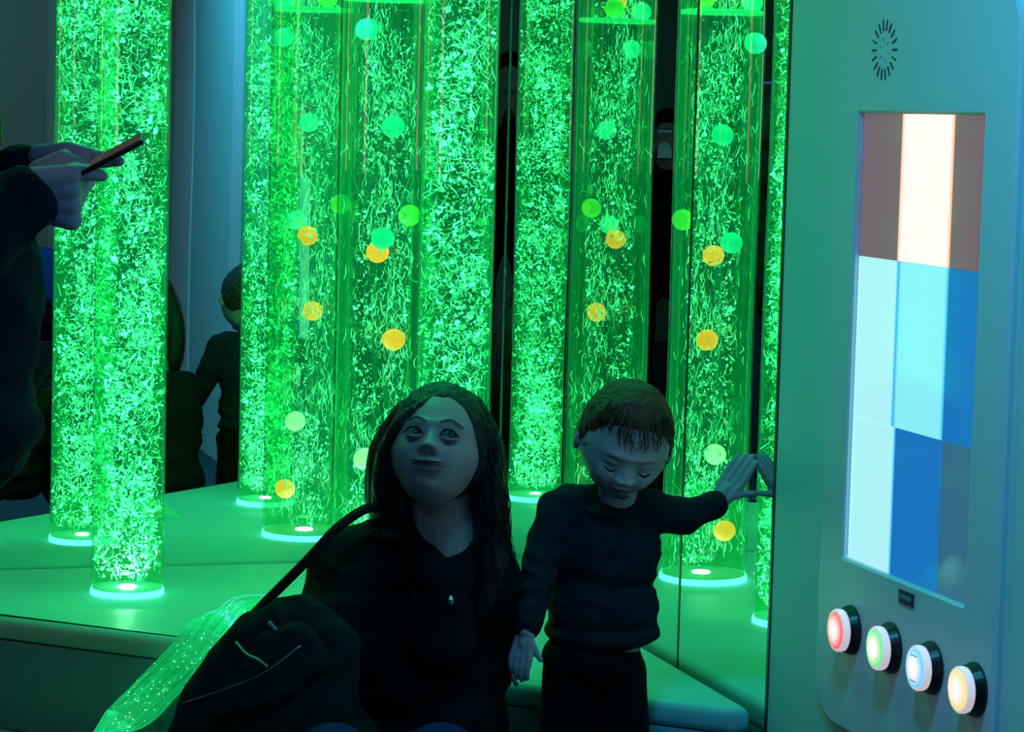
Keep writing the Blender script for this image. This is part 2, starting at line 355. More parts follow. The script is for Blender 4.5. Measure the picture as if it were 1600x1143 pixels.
# ------------------------------------------------------------------ interactive light panel on the right wall
Z = CAM.z; xw = -.006
PN = thing('light_panel', 'pale wall panel with a colour-block screen and four lit push buttons', 'control panel', (xw, -2.2, Z-.38))
ya, yb, za, zb = -1.884, -2.516, Z+.215, Z-.968     # panel outline (y to the right is more negative)
def rrect(y0, y1, z0, z1, r, n=8):
    pts = []
    for cyy, czz, a0 in ((y0-r, z0+r, 0), (y0-r, z1-r, 90), (y1+r, z1-r, 180), (y1+r, z0+r, 270)):
        pass
    for (cyy, czz, a0) in ((y1+r, z0+r, 180), (y0-r, z0+r, 270), (y0-r, z1-r, 0), (y1+r, z1-r, 90)):
        for i in range(n+1):
            a = R(a0+90*i/n); pts.append((cyy+r*math.cos(a), czz+r*math.sin(a)))
    return pts
sy0, sy1, sz0, sz1 = -1.979, -2.412, Z-.690, Z+.018
bm = bmesh.new()     # front face with the screen opening, rounded outer edge
outer = rrect(ya, yb, zb, za, .085); outer2 = rrect(ya-.008, yb+.008, zb+.008, za-.008, .078)
def ring_between(bm, A, B):
    n = len(A)
    for i in range(n): bm.faces.new((A[i], A[(i+1) % n], B[(i+1) % n], B[i]))
xo, xf, xr = xw+.001, xw-.012, xw-.003
A = [bm.verts.new((xo, y, z)) for y, z in outer]; A1 = [bm.verts.new((xf+.004, y, z)) for y, z in outer]; B = [bm.verts.new((xf, y, z)) for y, z in outer2]
inn = rrect(sy0+.004, sy1-.004, sz0-.004, sz1+.004, .006); inn2 = rrect(sy0, sy1, sz0, sz1, .004)
I0 = [bm.verts.new((xf, y, z)) for y, z in inn]; I1 = [bm.verts.new((xf+.003, y, z)) for y, z in inn2]; I2 = [bm.verts.new((xr, y, z)) for y, z in inn2]
ring_between(bm, A, A1); ring_between(bm, A1, B); ring_between(bm, B, I0); ring_between(bm, I0, I1); ring_between(bm, I1, I2)
obj('panel_housing', bm, M_housing, PN)
cellc = {'white': ((1, .80, .80), 1.12), 'mauve': ((.16, .10, .13), 1), 'cyan': ((.25, .84, .92), 1.0), 'blue': ((.008, .17, .52), .95), 'slate': ((.03, .13, .22), 1), 'cyan2': ((.42, .88, .92), 1.0)}
ys = [sy0, -2.121, -2.302, sy1]; zs = [sz1, Z-.207, Z-.4625, sz0]
ys2 = {0: ys, 1: [sy0, -2.128, -2.302, sy1], 2: [sy0, -2.140, -2.304, sy1]}
grid = [['mauve', 'white', 'mauve'], ['cyan2', 'cyan', 'blue'], ['cyan2', 'blue', 'slate']]
cellm = {}
for k, (c, s) in cellc.items():
    m = mat('lit_'+k+'_cell', (.05, .05, .05), .12, emit=c, es=s); cellm[k] = m
    if k in ('white', 'cyan', 'cyan2'):      # the light falls off in colour towards the cell's rim
        nt = m.node_tree; tc = nt.nodes['Texture Coordinate']; sp_ = nt.nodes.new('ShaderNodeSeparateXYZ'); cr = nt.nodes.new('ShaderNodeValToRGB'); ee = cr.color_ramp.elements
        rim = (1, .38, .14, 1) if k == 'white' else (.02, .45, .9, 1); wd = .06
        ee[0].color = rim; ee[1].color = rim; e1 = ee.new(wd); e1.color = (*c, 1); e2 = ee.new(1-wd*(1 if k != 'cyan2' else .2)); e2.color = (*c, 1)
        nt.links.new(tc.outputs['Generated'], sp_.inputs[0]); nt.links.new(sp_.outputs[1], cr.inputs[0]); nt.links.new(cr.outputs[0], nt.nodes['Principled BSDF'].inputs['Emission Color'])
SC = obj('light_screen', box((xr+.0035, (sy0+sy1)/2, (sz0+sz1)/2), (.002, abs(sy1-sy0), abs(sz1-sz0))), M_dark, PN)
for i in range(3):
    for j in range(3):
        y0, y1 = ys2[i][j], ys2[i][j+1]; z1, z0 = zs[i], zs[i+1]
        c_ = obj('light_cell', box((xr+.0015, (y0+y1)/2, (z0+z1)/2), (.003, abs(y1-y0)-.0006, abs(z1-z0)-.0006), .0004, 1), cellm[grid[i][j]], SC)
        c_['label'] = {'white': 'glowing white-pink cell', 'mauve': 'dim mauve cell', 'cyan': 'bright cyan cell', 'cyan2': 'whitish cyan cell', 'blue': 'deep blue cell', 'slate': 'dim slate blue cell'}[grid[i][j]]
# push buttons
bcol = [('red', (1, .10, .07)), ('green', (.12, .75, .22)), ('blue', (.12, .55, 1)), ('yellow', (1, .62, .22))]
xb = -.036
for (u, v), (nm, colr) in zip(((1314, 984), (1376, 1012), (1439, 1043), (1506, 1077)), bcol):
    p = at_plane(u, v, 0, xb)
    q = Vector((-1, 0, 0)).to_track_quat('Z', 'Y')
    bm = bmesh.new(); add_lathe(bm, (xf, p.y, p.z), [(.0395, 0), (.0395, .004), (.037, .010), (.0345, .016)], 40, q)
    bt = obj('push_button', bm, M_dark, PN); bt['label'] = nm+' lit round push button with black surround'
    bm = bmesh.new(); add_lathe(bm, (xf-.016, p.y, p.z), [(.033, 0), (.034, .003), (.034, .009), (.0325, .0115), (.030, .0118)], 40, q)
    b1 = obj('button_rim', bm, mat('button_rim_'+nm, (.9, .9, .9), .3, emit=(.9, .75, .85), es=.55), bt, False)
    # domed cap: coloured edge, pale lit middle
    m = mat('button_lens_'+nm, (.3, .3, .3), .25, emit=colr, es=1); nt = m.node_tree; b = nt.nodes['Principled BSDF']
    tc = nt.nodes['Texture Coordinate']; vm = nt.nodes.new('ShaderNodeVectorMath'); vm.operation = 'LENGTH'
    cr = nt.nodes.new('ShaderNodeValToRGB'); cr.color_ramp.elements[0].position = .011; cr.color_ramp.elements[0].color = (1.0, .80, .80, 1); cr.color_ramp.elements[1].position = .027; cr.color_ramp.elements[1].color = (*colr, 1)
    nt.links.new(tc.outputs['Object'], vm.inputs[0]); nt.links.new(vm.outputs['Value'], cr.inputs[0]); nt.links.new(cr.outputs[0], b.inputs['Emission Color'])
    b.inputs['Emission Strength'].default_value = 1.15
    bm = bmesh.new(); add_lathe(bm, (0, 0, 0), [(.0300, 0), (.0285, .0015), (.022, .003), (.012, .0038), (.003, .004)], 40, q)
    o = obj('button_lens', bm, m, bt, True); o.location = Vector((xf-.0275, p.y, p.z)); o.matrix_parent_inverse = Matrix.Identity(4); o.parent = bt; o.matrix_parent_inverse = Matrix.Identity(4)
    for k in ((-1, 1) if nm == 'blue' else ()):
        bm = bmesh.new(); add_box(bm, (xf-.0305, p.y, p.z+k*.019), (.0008, .020, .0012)); obj('button_mark', bm, M_dark, bt)
    if nm in ('red', 'green'):
        for ay, az, ang in ((-.011, .012, .6), (.012, -.006, -.6), (-.012, -.014, -.8)):
            bm = bmesh.new(); add_box(bm, (xf-.0305, p.y+ay, p.z+az), (.0008, .006, .0009), rot=None); obj('button_mark', bm, M_dark, bt)
p = at_plane(1417, 934, 0, xf)
bm = box((xf-.001, p.y, p.z), (.003, .052, .021), .001); PL = obj('name_plate', bm, mat('dark_name_plate', (.02, .05, .09), .3), PN)
for i in range(6): obj('plate_letter', box((xf-.003, p.y+.018-.0072*i, p.z+.001), (.001, .0045, .006 if i % 2 else .0075)), mat('plate_lettering', (.15, .3, .4), .4) if i == 0 else bpy.data.materials['plate_lettering'], PL)
# speaker grille of radial slots
p = at_plane(1382, 78, 0, xf)
GR = obj('speaker_grille', box((xf+.0008, p.y, p.z), (.001, .012, .012), .0002), M_housing, PN)
for k in range(18):
    a = 2*math.pi*k/18; rr = .038; Ln = .017
    rot = Matrix.Rotation(a, 3, 'X')
    bm = bmesh.new(); add_box(bm, (xf-.0003, p.y+rr*math.cos(a), p.z+rr*math.sin(a)), (.0016, Ln, .0032), .0005, 1, rot); obj('slot', bm, M_dark, GR)
for k in range(6):
    a = 2*math.pi*(k+.3)/6; rot = Matrix.Rotation(a, 3, 'X')
    bm = bmesh.new(); add_box(bm, (xf-.0002, p.y+.016*math.cos(a), p.z+.016*math.sin(a)), (.001, .007, .0012), 0, 1, rot); obj('slot', bm, M_skirt, GR)

# ------------------------------------------------------------------ fibre optic strands
def fp(u, v, off=.03):     # a point in front of the platform's diagonal face
    d_ = at(u, v, 1)-CAM; nn = Vector((-n.x, -n.y, 0)) if n.y > 0 else Vector((n.x, n.y, 0)); a = Vector((-1.197, -.562, 0))+nn*off
    t = (a-CAM).dot(nn)/d_.dot(nn); return CAM+d_*t
def tp(u, v, z): return at_plane(u, v, 2, z)
FB = thing('fibre_optic_strands', 'glowing green bundle of clear sparkling fibre strands draped over the platform edge', 'fibre optic light', fp(250, 1100, .06))
ctr = [tp(420, 950, PT+.012), tp(366, 958, PT+.022), tp(330, 982, PT+.022), fp(300, 1020, .03), fp(245, 1075, .04), fp(200, 1120, .06), tp(150, 1160, .045), tp(40, 1165, .03), tp(-60, 1150, .02)]
ctr[6].z = .05
bm = bmesh.new(); spark = bmesh.new()
for i in range(300):
    a = rng.normal(0, .5); a = max(-1, min(1, a)); b = rng.uniform(0, 1); pts = []
    for k, c in enumerate(ctr):
        side = Vector((cY, -sY, 0)) if 1 < k < 6 else (Vector((cY*.5, -sY*.5, 0))+Vector((sY, cY, 0))*.8)
        if 1 < k < 6: side = Vector((cY*.85, -sY*.85, -.30))
        w_ = .044 if k < 6 else .05
        pts.append(c+side*(a*w_+rng.normal(0, .002))+Vector((-n.x, -n.y, 0))*(-.0)+Vector((0, 0, 1))*(b*(.022*(1-a*a))*(1 if k < 3 else .2)))
    if i < 2: pts[0] += Vector((0, 0, .01)); pts[1] += Vector((0, 0, .014))
    sp = smooth_path(pts, 5); add_curve(bm, sp, .00085 if i > 20 else .0012, 3)
    for s_ in range(2):
        t = rng.integers(4, len(sp)-2); pp = sp[t].lerp(sp[t+1], rng.uniform())
        if rng.uniform() < .36:
            q_ = bmesh.ops.create_icosphere(spark, subdivisions=1, radius=rng.uniform(.0005, .0013)); bmesh.ops.translate(spark, verts=q_['verts'], vec=pp+Vector((sY, cY, 0))*-.006+Vector((0, 0, .002)))
def strand_mat():
    m = bpy.data.materials.new('lit_clear_strand'); m.use_nodes = True; nt = m.node_tree; b = nt.nodes['Principled BSDF']
    b.inputs['Base Color'].default_value = (.25, .8, .55, 1); b.inputs['Roughness'].default_value = .2
    b.inputs['Emission Color'].default_value = (.0, 1, .22, 1)
    g = nt.nodes.new('ShaderNodeNewGeometry'); mr = nt.nodes.new('ShaderNodeMapRange'); mr.inputs[3].default_value = .03; mr.inputs[4].default_value = .36
    nt.links.new(g.outputs['Random Per Island'], mr.inputs[0]); nt.links.new(mr.outputs[0], b.inputs['Emission Strength']); return m
stuff(obj('strands', bm, strand_mat(), FB)); stuff(obj('sparkles', spark, mat('strand_sparkle', (1, 1, 1), .3, emit=(.35, 1, .6), es=1.8), FB))

# ------------------------------------------------------------------ people
def remesh(parts, voxel, smooth=4, disp=None):
    """one continuous surface out of overlapping limbs: ('c', p0, p1, r0, r1) capsule, ('e', centre, radii, rot) ellipsoid, ('m', mesh arrays)"""
    bm = bmesh.new()
    for p in parts:
        if p[0] == 'c':
            _, a, b, r0, r1 = p; a, b = Vector(a), Vector(b); q = (b-a).to_track_quat('Z', 'Y'); L = (b-a).length
            prof = [(max(r0*math.cos(t), 1e-4), r0*math.sin(t)) for t in np.linspace(-math.pi/2, 0, 7)]+[(max(r1*math.cos(t), 1e-4), L+r1*math.sin(t)) for t in np.linspace(0, math.pi/2, 7)]
            add_lathe(bm, a, prof, 20, q)
        elif p[0] == 'e':
            _, c, rad, rot = p; q_ = bmesh.ops.create_uvsphere(bm, u_segments=28, v_segments=18, radius=1)
            Mx = Matrix.Translation(Vector(c)) @ (rot.to_4x4() if rot is not None else Matrix.Identity(4)) @ Matrix.Diagonal((*rad, 1)); bmesh.ops.transform(bm, matrix=Mx, verts=q_['verts'])
        else:
            me_ = p[1]; k = len(bm.verts); bm.from_mesh(me_)
    me = bpy.data.meshes.new('tmp'); bmesh.ops.recalc_face_normals(bm, faces=bm.faces[:]); bm.to_mesh(me); bm.free()
    o = bpy.data.objects.new('tmp', me); COL.objects.link(o)
    md = o.modifiers.new('r', 'REMESH'); md.mode = 'VOXEL'; md.voxel_size = voxel
    if smooth: ms = o.modifiers.new('s', 'SMOOTH'); ms.iterations = smooth; ms.factor = .5
    dg = bpy.context.evaluated_depsgraph_get(); ev = o.evaluated_get(dg); out = bpy.data.meshes.new_from_object(ev)
    bpy.data.objects.remove(o); bpy.data.meshes.remove(me)
    n_ = len(out.vertices); co = np.empty(n_*3); out.vertices.foreach_get('co', co); co = co.reshape(-1, 3)
    if disp:
        nr = np.empty(n_*3); out.vertices.foreach_get('normal', nr); nr = nr.reshape(-1, 3); amp, fr = disp
        dv = np.array([noise.noise(Vector((c[0]*fr[0], c[1]*fr[1], c[2]*fr[2]))) for c in co]); dv = 1-2*np.abs(dv)*1.6
        co = co+nr*(amp*dv)[:, None]; out.vertices.foreach_set('co', co.ravel())
    out.materials.clear(); out.update(); return out
def sstep(a, b, x):
    t = np.clip((x-a)/(b-a), 0, 1); return t*t*(3-2*t)
def head_arrays(child, lids=0., smile=0.):
    nu, nv = 120, 90; V = []
    th = np.linspace(0, 2*math.pi, nu, endpoint=False); ph = np.linspace(.02, math.pi-.02, nv)
    T, Pp = np.meshgrid(th, ph); x = np.sin(Pp)*np.cos(T); y = np.sin(Pp)*np.sin(T); z = np.cos(Pp)
    ax, ay, az = (.385, .46, .5) if child else (.350, .43, .5)
    X, Y, Zz = x*ax, y*ay, z*az
    low = np.clip(-Zz/.5, 0, 1)
    X = X*(1-(.22*low**1.6 if child else .30*low**2.2)); X = X*(1+.05*np.exp(-((Zz+.12)/.1)**2))
    Y = np.where(Y > 0, Y*(1-.55*low**1.2), Y*(1-.10*low)); Y = Y-.03*low
    Y = np.where(Y < 0, Y*(1-.08*np.exp(-(X/.25)**2)), Y)
    front = (Y < 0)*1.0
    g = lambda cx, cz, sx, sz: np.exp(-((X-cx)/sx)**2-((Zz-cz)/sz)**2)*front
    ez = -.04 if child else -.045; ex = .148 if child else .136
    D = np.zeros_like(X)
    D += (.02 if child else .022)*(g(-.12, ez+.095, .12, .035)+g(.12, ez+.095, .12, .035))
    D -= (.050 if child else .048)*(g(-ex, ez, .082, .058)+g(ex, ez, .082, .058))
    nt_ = ez-.135 if child else ez-.125
    s_ = np.clip((ez+.06-Zz)/(ez+.06-nt_), 0, 1)
    D += (.058 if child else .115)*np.exp(-(X/(.034+.03*s_))**2)*s_**1.3*(Zz > nt_-.1)*np.exp(-np.clip((nt_-Zz)/.028, 0, 9)**2)*front
    for sx in (-1, 1):
        D += .035*g(sx*.05, nt_-.004, .03, .03)
        D -= .028*g(sx*.026, nt_-.036, .015, .013)
        D += (.05 if child else .02)*g(sx*.19, nt_-.03, .11, .10)
        D += (.030+.018*lids)*g(sx*ex, ez+.016+.0*lids, .060, .030)
        D += .009*g(sx*ex, ez-.036, .060, .024)
        D -= .018*g(sx*(.105+.01*smile), nt_-.10+.012*smile, .02, .03)
    mz = nt_-.115 if child else nt_-.128; mw = .085 if child else .125
    D += .030*g(0, mz, .13, .07)
    cv = mz+smile*.02*(X/mw)**2
    D += .026*np.exp(-(X/mw)**4-((Zz-cv-.020)/.016)**2)*front
    D += .030*np.exp(-(X/(mw*.85))**4-((Zz-cv+.026)/.019)**2)*front
    D -= .026*np.exp(-(X/mw)**4-((Zz-cv)/.009)**2)*front
    D -= .016*g(0, mz-.065, .08, .022)
    D += .035*g(0, -.435, .10, .06)
    Y = Y-D
    Zz = np.where(Zz < -.40, -.40+(Zz+.40)*.65, Zz)
    Vv = np.stack([X, Y, Zz], 2).reshape(-1, 3)
    F = []
    for j in range(nv-1):
        for i in range(nu): F.append((j*nu+i, j*nu+(i+1) % nu, (j+1)*nu+(i+1) % nu, (j+1)*nu+i))
    info = dict(ez=ez, ex=ex, mz=mz, mw=mw, nt=nt_, smile=smile, ay=ay)
    return Vv, F, info
def make_head(child, size, M4, lids=0., smile=0.):
    V, F, info = head_arrays(child, lids, smile); nu = 120
    me = bpy.data.meshes.new('h'); cap0 = list(range(nu))[::-1]; cap1 = list(range(len(V)-nu, len(V)))
    me.from_pydata([tuple(M4 @ (Vector(v)*size)) for v in V], [], F+[tuple(cap0), tuple(cap1)])
    return me, info
def skin_mat(name, base, lip_shade):
    m = bpy.data.materials.new(name); m.use_nodes = True; nt = m.node_tree; b = nt.nodes['Principled BSDF']
    a = nt.nodes.new('ShaderNodeAttribute'); a.attribute_name = 'lip_shade'
    mx = nt.nodes.new('ShaderNodeMixRGB'); mx.inputs[1].default_value = (*base, 1); mx.inputs[2].default_value = (*lip_shade, 1)
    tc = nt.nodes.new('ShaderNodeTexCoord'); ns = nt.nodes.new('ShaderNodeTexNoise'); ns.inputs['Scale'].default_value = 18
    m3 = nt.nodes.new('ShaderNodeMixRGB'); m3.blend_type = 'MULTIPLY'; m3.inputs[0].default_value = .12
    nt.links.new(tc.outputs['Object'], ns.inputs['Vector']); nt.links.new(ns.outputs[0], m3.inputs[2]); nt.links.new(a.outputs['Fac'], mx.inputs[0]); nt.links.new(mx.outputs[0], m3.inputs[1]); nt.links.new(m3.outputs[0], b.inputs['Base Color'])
    b.inputs['Roughness'].default_value = .5; b.inputs['Specular IOR Level'].default_value = .35; return m
def paint_lips_shade(me, M4, size, info):
    n_ = len(me.vertices); co = np.empty(n_*3); me.vertices.foreach_get('co', co); co = co.reshape(-1, 3)
    Mi = np.array(M4.inverted()); L = (co @ Mi[:3, :3].T+Mi[:3, 3])/size
    X, Y, Zz = L.T; cv = info['mz']+info['smile']*.02*(X/info['mw'])**2
    w = np.exp(-(X/(info['mw']*1.1))**6)*np.exp(-((Zz-cv+.004)/.034)**6)*(Y < -.25)
    # shade of nostrils and eye sockets is painted into the skin by this mask
    for sx in (-1, 1): w = np.maximum(w, .9*np.exp(-((X-sx*.028)/.012)**2-((Zz-info['nt']+.036)/.010)**2)*(Y < -.3))
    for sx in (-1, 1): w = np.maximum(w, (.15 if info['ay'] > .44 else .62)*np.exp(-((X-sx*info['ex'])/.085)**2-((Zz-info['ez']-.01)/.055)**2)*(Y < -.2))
    at_ = me.attributes.new('lip_shade', 'FLOAT', 'POINT'); at_.data.foreach_set('value', w.astype(np.float32))

def finger(base, dirv, length, r, curl_axis, curl, k=3):
    """capsule chain for one finger bending about curl_axis"""
    out = []; p = Vector(base); d_ = Vector(dirv).normalized(); seg = (.45, .30, .25)
    for s_ in range(3):
        d_ = Matrix.Rotation(curl[s_], 3, curl_axis) @ d_; q = p+d_*length*seg[s_]; out.append(('c', p, q, r*(1-.1*s_), r*(1-.1*(s_+1)))); p = q
    return out
def hand(wrist, fdir, palm_n, size, curl=(.15, .2, .2), thumb_side=1, thumb_curl=.3, spread=.10, thumb_out=.75, fat=1.0):
    """palm and five fingers. fdir points to the fingertips, palm_n out of the palm; size = hand length"""
    f = Vector(fdir).normalized(); pn = Vector(palm_n); pn = (pn-f*pn.dot(f)).normalized(); s = f.cross(pn).normalized()*thumb_side
    w = Vector(wrist); S = size; out = []
    pl_ = .50*S
    for k, off in enumerate((-.5, -.17, .17, .5)):
        out.append(('c', w+s*off*.20*S, w+f*pl_+s*off*.40*S*.95, .085*S, .062*S))
    out.append(('c', w, w+f*.25*S, .13*S*.9, .11*S))
    ax = s*-1*thumb_side if False else f.cross(pn)
    for k, (off, ln) in enumerate(((.5, .42), (.17, .48), (-.17, .45), (-.5, .35))):
        dd = f+s*off*spread*2; out += finger(w+f*pl_+s*off*.38*S, dd, ln*S, .048*S*fat, ax, [-c*-1 for c in curl])
    td = (f*.6+s*thumb_out+pn*.25); out.append(('c', w+f*.12*S+s*.12*S, w+f*.24*S+s*.20*S, .075*S, .06*S)); out += finger(w+f*.22*S+s*.18*S, td, .36*S, .052*S*fat, ax, [thumb_curl*.3]*3)
    return out
def person(label, base, group=None): return thing('person', label, 'person', base, group)
def eye(parent, M4, size, info, sx, look, rad=.075, depth=.0, white=(.55, .6, .65)):
    c = Vector((sx*info['ex'], -info['ay']*.845+depth, info['ez']-.006))*size
    bm = bmesh.new(); q_ = bmesh.ops.create_uvsphere(bm, u_segments=24, v_segments=16, radius=rad*size)
    bmesh.ops.transform(bm, matrix=M4 @ Matrix.Translation(c), verts=bm.verts[:])
    e = obj('eye', bm, M_eye, parent, True)
    d_ = Vector(look).normalized(); bm = bmesh.new(); q = d_.to_track_quat('Z', 'Y')
    rr = rad*size; add_lathe(bm, (0, 0, 0), [(rr*.56, rr*.835), (rr*.34, rr*.945), (rr*.02, rr*1.005)], 20, q)
    bmesh.ops.transform(bm, matrix=M4 @ Matrix.Translation(c), verts=bm.verts[:]); obj('iris', bm, M_iris, e, True)
def face_arc(parent, name, M4, size, pts, rad, m, n=5):
    sp = smooth_path([Vector(p)*size for p in pts], 5); k = len(sp)
    bm = bmesh.new(); add_curve(bm, [M4 @ p for p in sp], [rad*size*(.35+.65*math.sin(math.pi*i/(k-1))) for i in range(k)], n); return obj(name, bm, m, parent, True)
M_eye = mat('eye_white', (.16, .18, .20), .10); M_iris = mat('iris_dark', (.02, .015, .01), .1)
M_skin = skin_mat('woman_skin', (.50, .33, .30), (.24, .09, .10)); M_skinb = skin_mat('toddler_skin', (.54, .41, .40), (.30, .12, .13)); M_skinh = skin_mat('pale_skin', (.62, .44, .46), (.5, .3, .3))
def cloth(name, col, sc=120): return mat(name, col, .85, spec=.15, bump=(sc, .25))
M_black = cloth('black_knit', (.006, .007, .009)); M_navy = cloth('navy_cotton', (.010, .017, .026)); M_trous = cloth('black_trousers', (.005, .005, .008)); M_jean = cloth('blue_denim', (.01, .025, .10))
M_hair = mat('dark_brown_hair', (.012, .008, .007), .38, spec=.4, bump=(200, .4)); M_hairb = mat('light_brown_hair', (.10, .035, .018), .45, spec=.3, bump=(160, .5)); M_brow = mat('brow_hair', (.17, .11, .095), .8)
M_lash = mat('lash_dark', (.01, .008, .01), .6)
Rz = Matrix.Rotation(-YAW, 4, 'Z')     # local frame that faces the camera (x right, y away)
def frame(c, pitch=0, yaw=0, roll=0):
    """pitch > 0 looks up, yaw > 0 turns the face to the picture's right, roll > 0 tips the crown to the right"""
    return Matrix.Translation(c) @ Rz @ Matrix.Rotation(R(roll), 4, 'Y') @ Matrix.Rotation(R(yaw), 4, 'Z') @ Matrix.Rotation(R(-pitch), 4, 'X')
def ear(M4, size, sx, zc=-.06):
    a = M4 @ (Vector((sx*.395, .0, zc))*size); rot = (M4.to_3x3() @ Matrix.Rotation(sx*.35, 3, 'Z')); return ('e', a, (.035*size, .075*size, .115*size), rot)

# ---- toddler
S = .198; hc = at(976, 686, 4.53); Mb = frame(hc, pitch=-23, yaw=9, roll=10)
T_ = person('toddler in a dark sweater looking down, one hand on the mirror', Vector((at(930, 1000, 4.56).x, at(930, 1000, 4.56).y, 0)))
hm, inf = make_head(True, S, Mb, lids=1.0)
J = lambda u, v, z: at(u, v, z)
neck0, neck1 = J(962, 790, 4.58), J(968, 745, 4.55)
touch = at_plane(1166, 722, 0, -.014)
wr = J(1124, 782, 4.66)
pn = Vector((.72, .70, 0))
hand_r = hand(wr, touch+Vector((-.004, 0, -.002))-wr, pn, .100, curl=(-.04, .06, .08), thumb_side=-1, thumb_out=.55, spread=-.05, fat=1.35)
wl = J(822, 985, 4.47)
hand_l = hand(wl, J(808, 1052, 4.46)-wl, Vector((cY, -sY, 0))*.5+Vector((sY, cY, 0)), .088, curl=(.12, .25, .25), thumb_side=1, thumb_out=.35, spread=-.05, fat=1.4)
body = [('m', hm), ('c', neck0, neck1, .033, .034), ('c', J(885, 795, 4.58), J(1010, 800, 4.60), .035, .035), ('e', J(945, 870, 4.60), (.085, .06, .10), Rz.to_3x3()), ('e', J(938, 985, 4.60), (.078, .06, .070), Rz.to_3x3()),
        ('c', J(872, 800, 4.57), J(843, 893, 4.53), .023, .019), ('c', J(843, 893, 4.53), wl, .019, .014),
        ('c', J(1018, 800, 4.60), J(1072, 808, 4.63), .023, .019), ('c', J(1072, 808, 4.63), wr, .019, .0145),
        ('c', J(890, 1040, 4.60), J(885, 1200, 4.60), .045, .034), ('c', J(885, 1200, 4.60), Vector((*J(885, 1200, 4.60).xy, .05)), .034, .022), ('c', J(965, 1040, 4.62), J(970, 1200, 4.62), .045, .034), ('c', J(970, 1200, 4.62), Vector((*J(970, 1200, 4.62).xy, .05)), .034, .022),
        ear(Mb, S, -1), ear(Mb, S, 1)]+hand_r+hand_l
me = remesh(body, .0022, 2); paint_lips_shade(me, Mb, S, inf); link('body', me, M_skinb, T_, True)
sw = [('e', J(945, 800, 4.59), (.075, .055, .035), Rz.to_3x3()), ('c', J(888, 790, 4.58), J(1008, 796, 4.60), .040, .040), ('e', J(943, 860, 4.60), (.098, .078, .11), Rz.to_3x3()), ('e', J(942, 950, 4.60), (.096, .083, .09), Rz.to_3x3()),
      ('e', J(941, 985, 4.60), (.099, .084, .034), Rz.to_3x3()),
      ('c', J(870, 797, 4.57), J(842, 892, 4.53), .036, .031), ('c', J(842, 892, 4.53), J(824, 978, 4.475), .031, .022),
      ('c', J(1015, 800, 4.60), J(1072, 806, 4.63), .036, .030), ('c', J(1072, 806, 4.63), J(1119, 787, 4.655), .030, .022)]
link('sweater', remesh(sw, .004, 6, (.0035, (16, 16, 28))), M_navy, T_, True)
bm = bmesh.new(); cc = J(948, 786, 4.575); add_lathe(bm, cc, [(.048, -.010), (.052, -.006), (.052, .001), (.047, .004), (.044, .0)], 32, Matrix.Rotation(R(14), 3, 'X')); obj('collar', bm, M_navy, T_, True)
tr = [('e', J(924, 1026, 4.60), (.086, .075, .052), Rz.to_3x3()), ('c', J(893, 1050, 4.60), J(880, 1200, 4.60), .052, .046), ('c', J(880, 1200, 4.60), Vector((*J(880, 1200, 4.60).xy, .06)), .046, .036),
      ('c', J(962, 1050, 4.61), J(975, 1200, 4.62), .052, .046), ('c', J(975, 1200, 4.62), Vector((*J(975, 1200, 4.62).xy, .06)), .046, .036)]
link('trousers', remesh(tr, .005, 6, (.003, (18, 18, 9))), M_trous, T_, True)
for uu in (885, 970):
    b_ = J(uu, 1200, 4.60); b_.z = 0; fw = Vector((-sY, -cY, 0))
    link('shoe', remesh([('c', b_+Vector((0, 0, .03)), b_+fw*.075+Vector((0, 0, .024)), .030, .023), ('e', b_+Vector((0, 0, .045)), (.028, .034, .03), Rz.to_3x3()), ('c', b_+Vector((0, 0, .013)), b_+fw*.075+Vector((0, 0, .013)), .012, .012)], .004, 3), M_dark, T_, True)
# hair: cap over the crown and back, thin fringe
def hair_cap(M4, size, child, zcut_front, zcut_back, grow, amp, fr):
    V, F, inf_ = head_arrays(child); X, Y, Zz = V.T
    sphere = np.stack([X, np.where(Y < 0, -np.sqrt(np.maximum(0, 1-(X/(.40 if child else .37))**2-(Zz/.52)**2))*.45, Y), Zz], 1)
    out = V.copy(); cut = zcut_back+(zcut_front-(.15 if child else .30)*np.clip(np.abs(X)/.33, 0, 1)**3-zcut_back)*sstep(-.10, .24, -Y)
    nrm = out/np.linalg.norm(out, axis=1)[:, None]
    g_ = grow*(.25*sstep(-.02, .01, Zz-cut)+.75*sstep(-.01, .17, Zz-cut))-.075*(1-sstep(-.04, .0, Zz-cut))
    nz = np.array([noise.noise(Vector((v[0]*fr, v[1]*fr, v[2]*fr*.5))) for v in out])
    out = out+nrm*(g_+amp*nz*(g_ > 0))[:, None]
    me_ = bpy.data.meshes.new('cap'); nu = 120; me_.from_pydata([tuple(M4 @ (Vector(v)*size)) for v in out], [], F+[tuple(range(nu))[::-1], tuple(range(len(V)-nu, len(V)))]); return me_
cap = hair_cap(Mb, S, True, .31, -.27, .032, .012, 9)
hb = link('hair', remesh([('m', cap)], .003, 2, (.0012, (60, 60, 60))), M_hairb, T_, True)
bm = bmesh.new()
for i in range(95):     # fringe and stray locks
    a = rng.uniform(-1.15, 1.15); x0 = .36*math.sin(a); y0 = -.40*math.cos(a)
    top = Vector((x0*.8, y0*.82, .40+rng.normal(0, .03))); mid = Vector((x0*1.0, y0*1.06-.015, .30)); ln = .03+rng.uniform(0, .13)*(1-abs(a)/2)
    end = Vector((x0*1.04+rng.normal(0, .025)+.03, y0*1.10-.01, .28-ln))
    add_curve(bm, [Mb @ (p*S) for p in smooth_path([top, mid, end], 4)], [.0012, .0012, .0011, .0010, .0008, .0007, .0005, .0004, .0002], 3)
